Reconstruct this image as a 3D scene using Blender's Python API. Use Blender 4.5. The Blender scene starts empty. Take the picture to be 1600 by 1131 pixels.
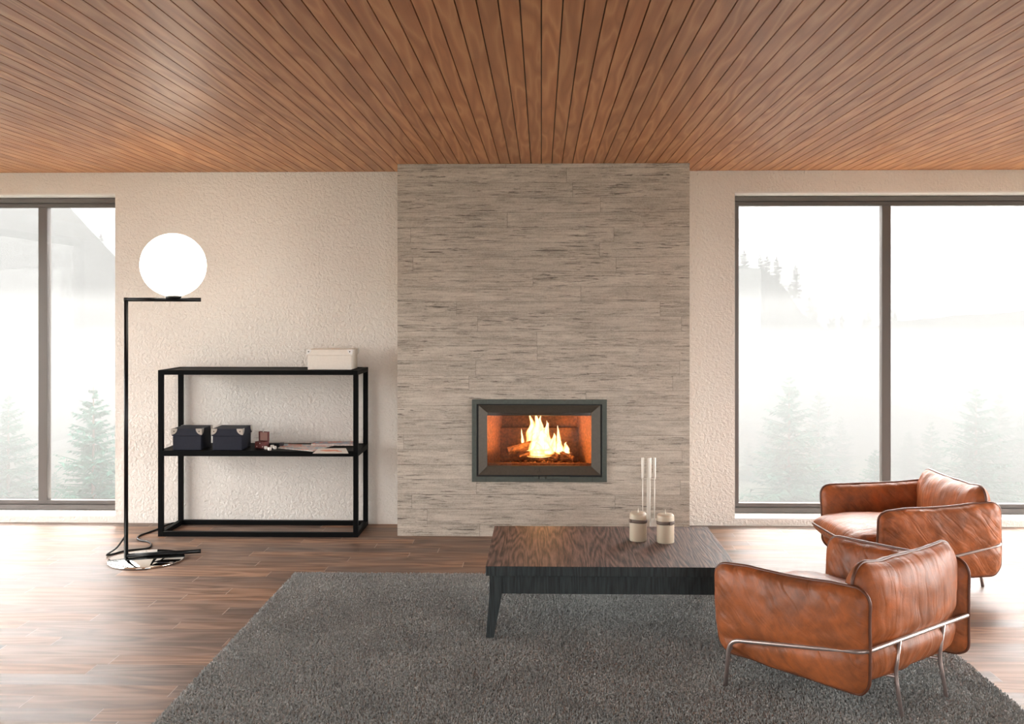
import bpy, bmesh, math, random
import numpy as np
from mathutils import Vector, Matrix, noise as mn

random.seed(7)
rng = np.random.default_rng(11)
PI = math.pi
scene = bpy.context.scene
COL = scene.collection

# ------------------------------------------------------------------ camera model (1600 x 1131)
FPX, EYE = 1500.0, 1.5
VX, VY = 846.0, 485.0
PSI = math.radians(1.23)
PCX = VX - FPX * math.tan(PSI)
_c, _s = math.cos(PSI), math.sin(PSI)


def ray(u, v):
    a, b = (u - PCX) / FPX, (VY - v) / FPX
    return Vector((a * _c - _s, a * _s + _c, b))


def atz(u, v, z=0.0):
    r = ray(u, v)
    t = (z - EYE) / r.z
    return Vector((0, 0, EYE)) + r * t


def aty(u, v, y):
    r = ray(u, v)
    return Vector((0, 0, EYE)) + r * (y / r.y)


# ------------------------------------------------------------------ mesh builder
class MB:
    def __init__(self):
        self.v, self.f, self.mi, self.sm = [], [], [], []

    def add(self, vs, fs, mi=0, smooth=False, M=None):
        o = len(self.v)
        for p in vs:
            p = Vector(p)
            if M is not None:
                p = M @ p
            self.v.append(tuple(p))
        for f in fs:
            self.f.append([i + o for i in f])
            self.mi.append(mi)
            self.sm.append(smooth)
        return self

    def box(self, a, b, mi=0, M=None):
        (x0, y0, z0), (x1, y1, z1) = a, b
        vs = [(x0, y0, z0), (x1, y0, z0), (x1, y1, z0), (x0, y1, z0),
              (x0, y0, z1), (x1, y0, z1), (x1, y1, z1), (x0, y1, z1)]
        fs = [(0, 3, 2, 1), (4, 5, 6, 7), (0, 1, 5, 4), (1, 2, 6, 5), (2, 3, 7, 6), (3, 0, 4, 7)]
        return self.add(vs, fs, mi, False, M)

    def tube(self, pts, r, n=14, mi=0, caps=True, closed=False, M=None):
        pts = [Vector(p) for p in pts]
        rs = r if isinstance(r, (list, tuple)) else [r] * len(pts)
        m = len(pts)
        vs, fs = [], []
        up = None
        for i, p in enumerate(pts):
            if closed:
                d = pts[(i + 1) % m] - pts[i - 1]
            else:
                d = pts[min(i + 1, m - 1)] - pts[max(i - 1, 0)]
            d.normalize()
            if up is None:
                up = d.orthogonal().normalized()
            else:
                up = (up - d * up.dot(d)).normalized()
            w = d.cross(up)
            for k in range(n):
                a = 2 * PI * k / n
                vs.append(p + (up * math.cos(a) + w * math.sin(a)) * rs[i])
        for i in range(m if closed else m - 1):
            j = (i + 1) % m
            for k in range(n):
                q = (k + 1) % n
                fs.append((i * n + k, i * n + q, j * n + q, j * n + k))
        self.add(vs, fs, mi, True, M)
        if caps and not closed:
            self.add(vs[:n], [tuple(reversed(range(n)))], mi, False, M)
            self.add(vs[-n:], [tuple(range(n))], mi, False, M)
        return self

    def lathe(self, prof, n=48, mi=0, M=None, smooth=True):
        vs, fs = [], []
        m = len(prof)
        for (r, z) in prof:
            for k in range(n):
                a = 2 * PI * k / n
                vs.append((r * math.cos(a), r * math.sin(a), z))
        for i in range(m - 1):
            for k in range(n):
                q = (k + 1) % n
                fs.append((i * n + k, i * n + q, (i + 1) * n + q, (i + 1) * n + k))
        return self.add(vs, fs, mi, smooth, M)

    def prism(self, poly, y0, y1, mi=0, M=None):
        """poly of (x, z), extruded along y"""
        n = len(poly)
        vs = [(x, y0, z) for x, z in poly] + [(x, y1, z) for x, z in poly]
        fs = [tuple(range(n)), tuple(reversed(range(n, 2 * n)))]
        for i in range(n):
            j = (i + 1) % n
            fs.append((j, i, n + i, n + j))
        return self.add(vs, fs, mi, False, M)

    def build(self, name, mats, parent=None, bevel=0.0, seg=2, loc=None):
        me = bpy.data.meshes.new(name)
        me.from_pydata(self.v, [], self.f)
        if not isinstance(mats, (list, tuple)):
            mats = [mats]
        for m in mats:
            me.materials.append(m)
        me.polygons.foreach_set('material_index', self.mi)
        me.polygons.foreach_set('use_smooth', self.sm)
        bm = bmesh.new()
        bm.from_mesh(me)
        bmesh.ops.remove_doubles(bm, verts=bm.verts, dist=1e-6)
        bmesh.ops.recalc_face_normals(bm, faces=bm.faces)
        bm.to_mesh(me)
        bm.free()
        me.update()
        o = bpy.data.objects.new(name, me)
        COL.objects.link(o)
        if parent is not None:
            o.parent = parent
        if loc is not None:
            o.location = loc
        if bevel > 0:
            b = o.modifiers.new('soft_edge', 'BEVEL')
            b.width = bevel
            b.segments = seg
            b.limit_method = 'ANGLE'
            b.angle_limit = math.radians(40)
            b.harden_normals = False
        return o


def fillet(pts, rad, n=7):
    pts = [Vector(p) for p in pts]
    out = [pts[0]]
    for i in range(1, len(pts) - 1):
        p, a, b = pts[i], pts[i - 1], pts[i + 1]
        r = rad[i - 1] if isinstance(rad, (list, tuple)) else rad
        d0, d1 = (a - p), (b - p)
        r = min(r, d0.length * .49, d1.length * .49)
        s, e = p + d0.normalized() * r, p + d1.normalized() * r
        for k in range(n + 1):
            t = k / n
            out.append(s * (1 - t) ** 2 + p * 2 * t * (1 - t) + e * t * t)
    out.append(pts[-1])
    return out


def smooth_path(pts, n=8):
    pts = [Vector(p) for p in pts]
    P = [pts[0]] + pts + [pts[-1]]
    out = []
    for i in range(1, len(P) - 2):
        a, b, c, d = P[i - 1], P[i], P[i + 1], P[i + 2]
        for k in range(n):
            t = k / n
            out.append(.5 * ((2 * b) + (c - a) * t + (2 * a - 5 * b + 4 * c - d) * t * t + (3 * b - a - 3 * c + d) * t ** 3))
    out.append(pts[-1])
    return out


def tag(o, label, cat, group=None, kind=None):
    o['label'] = label
    o['category'] = cat
    if group:
        o['group'] = group
    if kind:
        o['kind'] = kind
    return o


def struct(o, label=None, cat=None):
    o['kind'] = 'structure'
    if label:
        o['label'] = label
        o['category'] = cat
    return o


def empty(name, loc=(0, 0, 0), rz=0.0):
    o = bpy.data.objects.new(name, None)
    COL.objects.link(o)
    o.location = loc
    o.rotation_euler = (0, 0, rz)
    o.empty_display_size = .1
    return o


def dup(root, loc, rz):
    r = root.copy()
    COL.objects.link(r)
    r.location = loc
    r.rotation_euler = (0, 0, rz)
    for ch in list(root.children):
        c = ch.copy()
        COL.objects.link(c)
        c.parent = r
        for g in list(ch.children):
            d = g.copy()
            COL.objects.link(d)
            d.parent = c
    return r


# ------------------------------------------------------------------ node helper
class NT:
    def __init__(self, name):
        self.m = bpy.data.materials.new(name)
        self.m.use_nodes = True
        self.t = self.m.node_tree
        self.b = self.t.nodes['Principled BSDF']
        self.out = self.t.nodes['Material Output']

    def n(self, kind, ins=None, **props):
        nd = self.t.nodes.new(kind)
        for k, v in props.items():
            setattr(nd, k, v)
        if ins:
            for k, v in ins.items():
                self.set(nd.inputs[k], v)
        return nd

    def set(self, sock, v):
        if isinstance(v, bpy.types.NodeSocket):
            self.t.links.new(v, sock)
        else:
            if isinstance(v, (tuple, list)) and len(v) == 3 and sock.type == 'RGBA':
                v = (*v, 1)
            sock.default_value = v

    def math(self, op, a, b=None, c=None, clamp=False):
        nd = self.t.nodes.new('ShaderNodeMath')
        nd.operation = op
        nd.use_clamp = clamp
        self.set(nd.inputs[0], a)
        if b is not None:
            self.set(nd.inputs[1], b)
        if c is not None:
            self.set(nd.inputs[2], c)
        return nd.outputs[0]

    def coord(self, which='Object'):
        return self.n('ShaderNodeTexCoord').outputs[which]

    def sep(self, v):
        return self.n('ShaderNodeSeparateXYZ', {0: v}).outputs

    def comb(self, x, y, z):
        return self.n('ShaderNodeCombineXYZ', {0: x, 1: y, 2: z}).outputs[0]

    def noise(self, vec, scale, detail=3, rough=.5, dist=0.0):
        return self.n('ShaderNodeTexNoise', {'Vector': vec, 'Scale': scale, 'Detail': detail, 'Roughness': rough, 'Distortion': dist}).outputs[0]

    def white(self, vec):
        return self.n('ShaderNodeTexWhiteNoise', {'Vector': vec}, noise_dimensions='3D').outputs['Value']

    def ramp(self, fac, stops, interp='LINEAR'):
        nd = self.n('ShaderNodeValToRGB', {0: fac})
        cr = nd.color_ramp
        cr.interpolation = interp
        while len(cr.elements) < len(stops):
            cr.elements.new(.5)
        for e, (p, c) in zip(cr.elements, stops):
            e.position = p
            e.color = (*c, 1) if len(c) == 3 else c
        return nd.outputs[0]

    def mix(self, fac, a, b, blend='MIX'):
        nd = self.n('ShaderNodeMix', data_type='RGBA', blend_type=blend)
        self.set(nd.inputs[0], fac)
        self.set(nd.inputs[6], a)
        self.set(nd.inputs[7], b)
        return nd.outputs[2]

    def bump(self, h, strength=.3, dist=.01, normal=None):
        ins = {'Height': h, 'Strength': strength, 'Distance': dist}
        if normal is not None:
            ins['Normal'] = normal
        return self.n('ShaderNodeBump', ins).outputs[0]

    def p(self, **kw):
        names = {'color': 'Base Color', 'rough': 'Roughness', 'metal': 'Metallic', 'normal': 'Normal', 'spec': 'Specular IOR Level',
                 'ecol': 'Emission Color', 'estr': 'Emission Strength', 'alpha': 'Alpha', 'coat': 'Coat Weight', 'coatr': 'Coat Roughness',
                 'sss': 'Subsurface Weight', 'sheen': 'Sheen Weight'}
        for k, v in kw.items():
            self.set(self.b.inputs[names[k]], v)
        return self.m


def simple(name, col, rough=.5, metal=0.0, spec=.5, grain=0.0, bump=0.0):
    t = NT(name)
    t.p(color=col, rough=rough, metal=metal, spec=spec)
    if grain > 0:
        nz = t.noise(t.coord(), 60, 4)
        d = tuple(c * (1 - grain) for c in col)
        l = tuple(min(1, c * (1 + grain)) for c in col)
        t.p(color=t.ramp(nz, [(.3, d), (.7, l)]))
    if bump > 0:
        t.p(normal=t.bump(t.noise(t.coord(), 180, 3), bump, .002))
    return t.m


# ------------------------------------------------------------------ materials
def wood_lines(t, vec_x, vec_y, ident, fx, fy, rings):
    """contour lines of a stretched noise: cathedral grain"""
    idn = t.math('MULTIPLY', ident, 37.0)
    v = t.comb(t.math('MULTIPLY', vec_x, fx), t.math('MULTIPLY', vec_y, fy), idn)
    n = t.noise(v, 1.0, 1.5, .45, .25)
    band = t.math('PINGPONG', t.math('MULTIPLY', n, rings), 1.0)
    v2 = t.comb(t.math('MULTIPLY', vec_x, fx * 28), t.math('MULTIPLY', vec_y, fy * 3), idn)
    fine = t.noise(v2, 1.0, 3, .6)
    return band, fine


def mat_ceiling():
    t = NT('ceiling_planks')
    x, y, z = t.sep(t.coord())
    ident = t.white(t.comb(t.math('FLOOR', t.math('DIVIDE', x, PLANK)), 3.1, 0.7))
    band, fine = wood_lines(t, x, y, ident, 13.0, 1.15, 9.0)
    f = t.math('ADD', t.math('MULTIPLY', band, .62), t.math('MULTIPLY', fine, .38))
    c = t.ramp(f, [(.12, (.36, .146, .055)), (.5, (.45, .192, .077)), (.85, (.56, .28, .125))])
    hs = t.n('ShaderNodeHueSaturation', {'Hue': .5, 'Saturation': 1.0, 'Value': t.math('ADD', .90, t.math('MULTIPLY', ident, .2)), 'Fac': 1.0, 'Color': c})
    t.p(color=hs.outputs[0], rough=.42, spec=.45, normal=t.bump(f, .06, .002))
    return t.m


def mat_floor():
    t = NT('floor_parquet')
    x, y, z = t.sep(t.coord())
    W, L = .112, .95
    row = t.math('FLOOR', t.math('DIVIDE', y, W))
    rr = t.white(t.comb(row, 1.7, 5.2))
    xo = t.math('ADD', x, t.math('MULTIPLY', rr, 7.0))
    # two plank lengths per row
    colf = t.math('DIVIDE', xo, t.math('ADD', L * .75, t.math('MULTIPLY', rr, L * .7)))
    coli = t.math('FLOOR', colf)
    ident = t.white(t.comb(row, coli, 9.3))
    band, fine = wood_lines(t, y, x, ident, 12.0, 1.5, 9.0)
    f = t.math('ADD', t.math('MULTIPLY', band, .55), t.math('MULTIPLY', fine, .45))
    c = t.ramp(f, [(.1, (.105, .057, .034)), (.5, (.188, .108, .068)), (.9, (.285, .175, .117))])
    hs = t.n('ShaderNodeHueSaturation', {'Hue': .5, 'Saturation': t.math('ADD', .74, t.math('MULTIPLY', ident, .28)),
                                         'Value': t.math('ADD', .66, t.math('MULTIPLY', ident, .72)), 'Fac': 1.0, 'Color': c})
    fy = t.math('FRACT', t.math('DIVIDE', y, W))
    gy = t.math('MINIMUM', fy, t.math('SUBTRACT', 1.0, fy))
    fx = t.math('FRACT', colf)
    gx = t.math('MINIMUM', fx, t.math('SUBTRACT', 1.0, fx))
    gapy = t.math('SMOOTH_MIN', t.math('MULTIPLY', gy, 70.0), 1.0, .1)
    gapx = t.math('SMOOTH_MIN', t.math('MULTIPLY', gx, 420.0), 1.0, .1)
    gap = t.math('MINIMUM', gapy, gapx)
    col = t.mix(t.math('SUBTRACT', 1.0, gapx, clamp=True), hs.outputs[0], (.42, .34, .28))
    col = t.mix(t.math('MULTIPLY', t.math('SUBTRACT', 1.0, gapy, clamp=True), .5), col, (.06, .032, .02))
    rough = t.math('ADD', .38, t.math('MULTIPLY', t.math('ADD', ident, fine), .09))
    h = t.math('ADD', t.math('MULTIPLY', gap, 1.0), t.math('MULTIPLY', f, .12))
    t.p(color=col, rough=rough, spec=.26, normal=t.bump(h, .16, .003))
    return t.m


def mat_wall():
    t = NT('stucco_plaster')
    co = t.coord()
    n1 = t.noise(co, 50, 3, .55, .6)
    n2 = t.noise(co, 2.2, 3)
    c = t.ramp(n2, [(.25, (.75, .71, .66)), (.75, (.80, .76, .71))])
    t.p(color=c, rough=.9, spec=.2, normal=t.bump(n1, .65, .018))
    return t.m


def mat_concrete():
    t = NT('board_marked_concrete')
    x, y, z = t.sep(t.coord())
    H, L = .0986, 1.35
    zz = t.math('ADD', z, .0178)
    rowf = t.math('DIVIDE', zz, H)
    row = t.math('FLOOR', rowf)
    rr = t.white(t.comb(row, 4.4, 2.2))
    colf = t.math('DIVIDE', t.math('ADD', x, t.math('MULTIPLY', rr, 5.0)), L)
    coli = t.math('FLOOR', colf)
    ident = t.white(t.comb(row, coli, 1.9))
    idn = t.math('MULTIPLY', ident, 29.0)
    s1 = t.noise(t.comb(t.math('MULTIPLY', x, 3.0), idn, t.math('MULTIPLY', z, 70)), 1.0, 6, .68, .5)
    s2 = t.noise(t.comb(t.math('MULTIPLY', x, 7), idn, t.math('MULTIPLY', z, 46)), 1.0, 4, .6, .9)
    sp = t.noise(t.coord(), 130, 5, .75)
    pt = t.noise(t.comb(t.math('MULTIPLY', x, 2.2), idn, t.math('MULTIPLY', z, 13)), 1.0, 4, .6, 1.0)
    cr = t.noise(t.comb(t.math('MULTIPLY', x, 7.0), idn, t.math('MULTIPLY', z, 120)), 1.0, 4, .68, .8)
    msk = t.noise(t.comb(t.math('MULTIPLY', x, 2.0), idn, t.math('MULTIPLY', z, 9)), 1.0, 2)
    crack = t.ramp(t.math('ADD', cr, t.math('MULTIPLY', msk, .25)), [(.47, (1, 1, 1)), (.545, (0, 0, 0))])
    f = t.math('ADD', t.math('MULTIPLY', s1, .30), t.math('ADD', t.math('MULTIPLY', s2, .18), t.math('ADD', t.math('MULTIPLY', sp, .27), t.math('MULTIPLY', pt, .25))))
    c = t.ramp(f, [(.36, (.25, .222, .19)), (.455, (.42, .378, .322)), (.52, (.53, .482, .415)), (.62, (.66, .61, .535))])
    hs = t.n('ShaderNodeHueSaturation', {'Hue': .5, 'Saturation': 1.0, 'Value': t.math('ADD', .95, t.math('MULTIPLY', ident, .10)), 'Fac': 1.0, 'Color': c})
    fz = t.math('FRACT', rowf)
    gz = t.math('MINIMUM', fz, t.math('SUBTRACT', 1.0, fz))
    fx = t.math('FRACT', colf)
    gx = t.math('MINIMUM', fx, t.math('SUBTRACT', 1.0, fx))
    g = t.math('MINIMUM', t.math('MULTIPLY', gz, 40.0), t.math('MULTIPLY', gx, 500.0), clamp=True)
    g = t.math('MINIMUM', g, 1.0)
    col = t.mix(t.math('MULTIPLY', t.math('SUBTRACT', 1.0, g, clamp=True), .6), hs.outputs[0], (.17, .145, .12))
    col = t.mix(t.math('MULTIPLY', crack, .75), col, (.085, .07, .06))
    col = t.mix(t.math('MULTIPLY', t.ramp(sp, [(.60, (0, 0, 0)), (.72, (1, 1, 1))]), .45), col, (.62, .57, .50))
    h = t.math('ADD', t.math('SUBTRACT', t.math('MULTIPLY', f, 1.8), t.math('MULTIPLY', crack, .6)), t.math('ADD', t.math('MULTIPLY', g, .25), t.math('MULTIPLY', ident, .35)))
    t.p(color=col, rough=.85, spec=.25, normal=t.bump(h, .5, .008))
    return t.m


def mat_table(axis):
    """dark stained oak; axis = grain direction (0 x, 1 y, 2 z)"""
    t = NT('black_oak_' + 'xyz'[axis])
    s = list(t.sep(t.coord()))
    along = s[axis]
    others = [s[i] for i in range(3) if i != axis]
    ac = t.math('ADD', others[0], t.math('MULTIPLY', others[1], .7))
    wob = t.noise(t.comb(t.math('MULTIPLY', ac, 9), t.math('MULTIPLY', along, 3.0), 4.0), 1.0, 2, .5)
    n = t.noise(t.comb(t.math('MULTIPLY', ac, 11), t.math('MULTIPLY', along, .9), 2.0), 1.0, 1.5, .5, .3)
    band = t.math('PINGPONG', t.math('MULTIPLY', n, 26.0), 1.0)
    aw = t.math('ADD', ac, t.math('MULTIPLY', wob, .03))
    fine = t.noise(t.comb(t.math('MULTIPLY', aw, 120), t.math('MULTIPLY', along, 7), 1.0), 1.0, 3, .6)
    f = t.math('ADD', t.math('MULTIPLY', band, .22), t.math('MULTIPLY', fine, .78))
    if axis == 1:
        st = [(.34, (.016, .014, .013)), (.47, (.088, .054, .045)), (.66, (.205, .130, .106))]  # top: fire reflection and sheen put into a redder, lighter colour
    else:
        st = [(.30, (.010, .014, .0155)), (.55, (.026, .035, .038)), (.8, (.042, .055, .058))]  # sides: same oak, bluish grading cast put into the colour
    c = t.ramp(f, st)
    t.p(color=c, rough=t.math('ADD', .42, t.math('MULTIPLY', fine, .2)), spec=.35, normal=t.bump(f, .4, .003))
    return t.m


def mat_leather(part):
    t = NT('cognac_leather_' + part)
    co = t.coord()
    x, y, z = t.sep(co)
    if part == 'arm':
        hi, lo = t.math('SUBTRACT', y, z), t.math('ADD', y, z)
        fh, fl = 15.0, 2.6
    elif part == 'back':
        hi, lo = x, z
        fh, fl = 17.0, 2.4
    else:
        hi, lo = x, y
        fh, fl = 22.0, 4.0
    sid = t.math('MULTIPLY', t.math('SIGN', x), 3.7) if part == 'arm' else 1.3
    wob = t.noise(co, 5.0, 2, .5)
    hw = t.math('ADD', hi, t.math('MULTIPLY', wob, .10))
    n4 = t.noise(t.comb(t.math('MULTIPLY', hw, fh), t.math('MULTIPLY', lo, fl), sid), 1.0, 2, .5, .3)
    fold = t.math('ABSOLUTE', t.math('SUBTRACT', n4, .5))          # sharp valleys
    n5 = t.noise(t.comb(t.math('MULTIPLY', hw, fh * 4.5), t.math('MULTIPLY', lo, fl * 3.2), sid), 1.0, 3, .55, .6)
    n1 = t.noise(co, 4.0, 4, .6, .8)
    n2 = t.noise(co, 20, 5, .65, .5)
    n3 = t.noise(co, 230, 3, .6)
    f = t.math('ADD', t.math('MULTIPLY', n1, .50), t.math('ADD', t.math('MULTIPLY', n2, .36), t.math('MULTIPLY', n5, .14)))
    c = t.ramp(f, [(.32, (.150, .053, .024)), (.46, (.255, .082, .031)), (.58, (.385, .112, .035)), (.70, (.53, .135, .035))])
    h = t.math('ADD', t.math('MULTIPLY', t.math('SMOOTH_MIN', fold, .16, .12), 2.6), t.math('ADD', t.math('MULTIPLY', n5, .14), t.math('ADD', t.math('MULTIPLY', n2, .35), t.math('MULTIPLY', n3, .05))))
    t.p(color=c, rough=t.math('ADD', .33, t.math('MULTIPLY', n2, .25)), spec=.30, normal=t.bump(h, .34, .010))
    return t.m


def mat_glass(name, refl=.06, tint=(1, 1, 1)):
    t = NT(name)
    tr = t.n('ShaderNodeBsdfTransparent', {0: tint})
    gl = t.n('ShaderNodeBsdfGlossy', {'Color': (1, 1, 1), 'Roughness': .01})
    fr = t.n('ShaderNodeFresnel', {'IOR': 1.3})
    mx = t.n('ShaderNodeMixShader', {0: t.math('MULTIPLY', fr.outputs[0], refl / .0170), 1: tr.outputs[0], 2: gl.outputs[0]})
    t.t.links.new(mx.outputs[0], t.out.inputs[0])
    return t.m


def mat_flame():
    t = NT('flame')
    lw = t.n('ShaderNodeLayerWeight', {0: .35})
    x, y, z = t.sep(t.coord())
    core = t.math('SUBTRACT', 1.0, lw.outputs['Facing'])
    nz = t.noise(t.comb(t.math('MULTIPLY', x, 26), t.math('MULTIPLY', y, 26), t.math('MULTIPLY', z, 9)), 1.0, 3, .6, .6)
    f = t.math('MULTIPLY', core, t.math('ADD', .45, t.math('MULTIPLY', nz, 1.0)))
    col = t.ramp(f, [(.0, (1, .16, .01)), (.4, (1, .34, .05)), (.75, (1, .62, .22)), (1, (1, .85, .55))])
    em = t.n('ShaderNodeEmission', {'Color': col, 'Strength': FLAME})
    tr = t.n('ShaderNodeBsdfTransparent')
    a = t.math('POWER', f, 1.5, clamp=True)
    mx = t.n('ShaderNodeMixShader', {0: a, 1: tr.outputs[0], 2: em.outputs[0]})
    t.t.links.new(mx.outputs[0], t.out.inputs[0])
    return t.m


def mat_art(name, seed, paper, dens=.5):
    t = NT(name)
    co = t.n('ShaderNodeVectorMath', {0: t.coord(), 1: (seed, seed * 2.3, 0)}, operation='ADD').outputs[0]
    n1 = t.noise(co, 9, 3, .6, 1.6)
    n2 = t.noise(co, 14, 2, .5, 2.2)
    c = t.ramp(n1, [(.30, (.06, .09, .17)), (.40, (.22, .38, .50)), (.48, paper), (.58, (.75, .16, .05)), (.66, (.42, .03, .06)), (.75, (.85, .45, .08))], 'EASE')
    col = t.mix(t.ramp(n2, [(dens - .04, (0, 0, 0)), (dens + .04, (1, 1, 1))]), c, paper)
    t.p(color=col, rough=.3)
    return t.m


def mat_rug():
    t = NT('shag_pile')
    co = t.coord()
    n1 = t.noise(co, 90, 2)
    n2 = t.noise(co, 3.0, 3)
    f = t.math('ADD', t.math('MULTIPLY', n1, .7), t.math('MULTIPLY', n2, .3))
    c = t.ramp(f, [(.3, (.19, .20, .20)), (.55, (.37, .378, .368)), (.75, (.56, .56, .53))])
    t.p(color=c, rough=.95, spec=.1, sheen=.2)
    return t.m


PLANK = .0685
FLAME = 2.6
M_CEIL = mat_ceiling()
M_FLOOR = mat_floor()
M_WALL = mat_wall()
M_CONC = mat_concrete()
M_TX, M_TY, M_TZ = mat_table(0), mat_table(1), mat_table(2)
M_LEATHER = {k: mat_leather(k) for k in ('arm', 'back', 'seat')}
M_PIPING = simple('dark_piping', (.115, .038, .018), .42)
M_CHROME = simple('chrome', (.40, .33, .31), .3, .7)
M_MIRROR = simple('mirror_steel', (.80, .79, .77), .03, 1.0)
M_BLACK = simple('black_lacquer', (.004, .005, .006), .32, spec=.25)
M_FRAMEBLK = simple('black_steel', (.0032, .0035, .0038), .55, spec=.07)
M_WINFRAME = simple('bronze_aluminium', (.125, .112, .104), .4, .35)
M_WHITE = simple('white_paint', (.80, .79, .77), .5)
M_GLASS = mat_glass('window_glass', .011)
M_FGLASS = mat_glass('stove_glass', .03, (1, .97, .94))
M_GLOBE = None
M_NAVY = simple('navy_card', (.013, .015, .026), .65, spec=.25, grain=.12)
M_CREAMCARD = simple('cream_card', (.78, .73, .66), .6, grain=.03)
M_NICKEL = simple('nickel', (.62, .59, .54), .32, .85)
M_WAX = NT('cream_wax')
M_WAX.p(color=(.52, .44, .335), rough=.45, sss=.1)
M_WAX = M_WAX.m
M_RIBBON = simple('taupe_ribbon', (.135, .10, .082), .6)
M_SURR = simple('cast_iron_surround', (.078, .092, .082), .5, .3, grain=.1)
M_DOOR = simple('cast_iron_door', (.085, .075, .06), .48, .3, grain=.08)
M_IRONBLK = simple('iron_black', (.008, .008, .008), .5)
M_FIREBRICK = simple('vermiculite', (.20, .075, .028), .8, grain=.45, bump=.3)
M_STEELT = simple('brushed_pale_steel', (.90, .87, .80), .42, .15)
M_RUG = mat_rug()

# ------------------------------------------------------------------ room shell
YW, TW = 6.72, .30          # face of the fireplace wall, wall thickness
XL, XR, YF = -5.2, 5.6, -3.2
ZC = 2.474
WZ0, WZ1 = .043, 2.327
WIN1 = (-4.95, -3.011)
WIN2 = (1.347, 5.25)

mb = MB()
mb.box((XL - TW, YF - TW, -.15), (XR + TW, YW + TW, 0))
struct(mb.build('floor', M_FLOOR))

mb = MB()
k0 = int(math.floor((XL - .05) / PLANK))
k1 = int(math.ceil((XR + .05) / PLANK))
for k in range(k0, k1):
    mb.box((k * PLANK + .0024, YF - .05, ZC), ((k + 1) * PLANK - .0024, YW + .05, ZC + .014))
mb.box((XL - TW, YF - TW, ZC + .013), (XR + TW, YW + TW, ZC + .16), 1)
struct(mb.build('ceiling', [M_CEIL, M_IRONBLK]))


def wall_x(name, y0, y1, x0, x1, holes):
    mb = MB()
    xs = x0
    for (a, b) in holes:
        mb.box((xs, y0, 0), (a, y1, ZC + .01))
        mb.box((a, y0, 0), (b, y1, WZ0))
        mb.box((a, y0, WZ1), (b, y1, ZC + .01))
        xs = b
    mb.box((xs, y0, 0), (x1, y1, ZC + .01))
    return struct(mb.build(name, M_WALL))


def wall_y(name, x0, x1, y0, y1, holes):
    mb = MB()
    ys = y0
    for (a, b) in holes:
        mb.box((x0, ys, 0), (x1, a, ZC + .01))
        mb.box((x0, a, 0), (x1, b, WZ0))
        mb.box((x0, a, WZ1), (x1, b, ZC + .01))
        ys = b
    mb.box((x0, ys, 0), (x1, y1, ZC + .01))
    return struct(mb.build(name, M_WALL))


SIDE = (2.7, 6.45)
REAR = [(-3.6, -.7), (.6, 4.0)]
wall_x('wall_back', YW, YW + TW, XL - TW, XR + TW, [WIN1, WIN2])
wall_y('wall_left', XL - TW, XL, YF, YW, [SIDE])
wall_y('wall_right', XR, XR + TW, YF, YW, [SIDE])
wall_x('wall_front', YF - TW, YF, XL - TW, XR + TW, REAR)


def make_window(name, origin, rz, width, mullions, label):
    """local: x along the wall, y outward from the room face, z up"""
    root = empty(name, origin, rz)
    struct(root, label, 'window')
    y0, y1 = .165, .245
    z0, z1 = WZ0 + .012, WZ1 - .012
    fw, sw = .036, .030
    f = MB()
    f.box((0, y0, z0), (width, y1, z0 + fw)).box((0, y0, z1 - fw), (width, y1, z1))
    f.box((0, y0, z0 + fw), (fw, y1, z1 - fw)).box((width - fw, y0, z0 + fw), (width, y1, z1 - fw))
    f.build('frame', M_WINFRAME, root, .004)
    s = MB()
    a0, a1, b0, b1 = fw, width - fw, z0 + fw, z1 - fw
    s.box((a0, y0 + .018, b0), (a1, y1 - .012, b0 + sw)).box((a0, y0 + .018, b1 - sw), (a1, y1 - .012, b1))
    s.box((a0, y0 + .018, b0 + sw), (a0 + sw, y1 - .012, b1 - sw)).box((a1 - sw, y0 + .018, b0 + sw), (a1, y1 - .012, b1 - sw))
    s.build('sash', M_WINFRAME, root, .003)
    edges = [a0 + sw]
    for (m0, m1) in mullions:
        MB().box((m0, y0 + .012, b0 + sw - .002), (m1, y1 - .008, b1 - sw + .002)).build('mullion', M_WINFRAME, root, .003)
        edges += [m0, m1]
    edges.append(a1 - sw)
    for i in range(0, len(edges), 2):
        MB().box((edges[i] - .003, y0 + .045, b0 + sw - .003), (edges[i + 1] + .003, y0 + .053, b1 - sw + .003)).build('pane', M_GLASS, root)
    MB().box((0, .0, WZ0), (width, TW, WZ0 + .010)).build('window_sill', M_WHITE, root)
    MB().box((0, .0, WZ1 - .010), (width, TW, WZ1)).build('lit_head_reveal', M_WHITE, root)  # white plate stands for the sunlit wall reveal, brightness put into its colour
    return root


mL = aty(60, 500, 6.90).x, aty(74, 500, 6.90).x
mR = aty(1378, 500, 6.90).x, aty(1392, 500, 6.90).x
make_window('window_1', (WIN1[0], YW, 0), 0, WIN1[1] - WIN1[0], [(mL[0] - WIN1[0], mL[1] - WIN1[0])], 'dark framed floor-length window left of the floor lamp')
make_window('window_2', (WIN2[0], YW, 0), 0, WIN2[1] - WIN2[0], [(mR[0] - WIN2[0], mR[1] - WIN2[0]), (2.4, 2.464)], 'wide dark framed floor-length window behind the armchairs')
make_window('window_3', (XL, SIDE[0], 0), PI / 2, SIDE[1] - SIDE[0], [(1.84, 1.904)], 'wide dark framed window in the side wall on the lamp side')
make_window('window_4', (XR, SIDE[1], 0), -PI / 2, SIDE[1] - SIDE[0], [(1.84, 1.904)], 'wide dark framed window in the side wall on the armchair side')
make_window('window_5', (REAR[0][1], YF, 0), PI, REAR[0][1] - REAR[0][0], [(1.42, 1.484)], 'dark framed window opposite the shelf')
make_window('window_6', (REAR[1][1], YF, 0), PI, REAR[1][1] - REAR[1][0], [(1.67, 1.734)], 'dark framed window opposite the armchairs')

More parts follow.
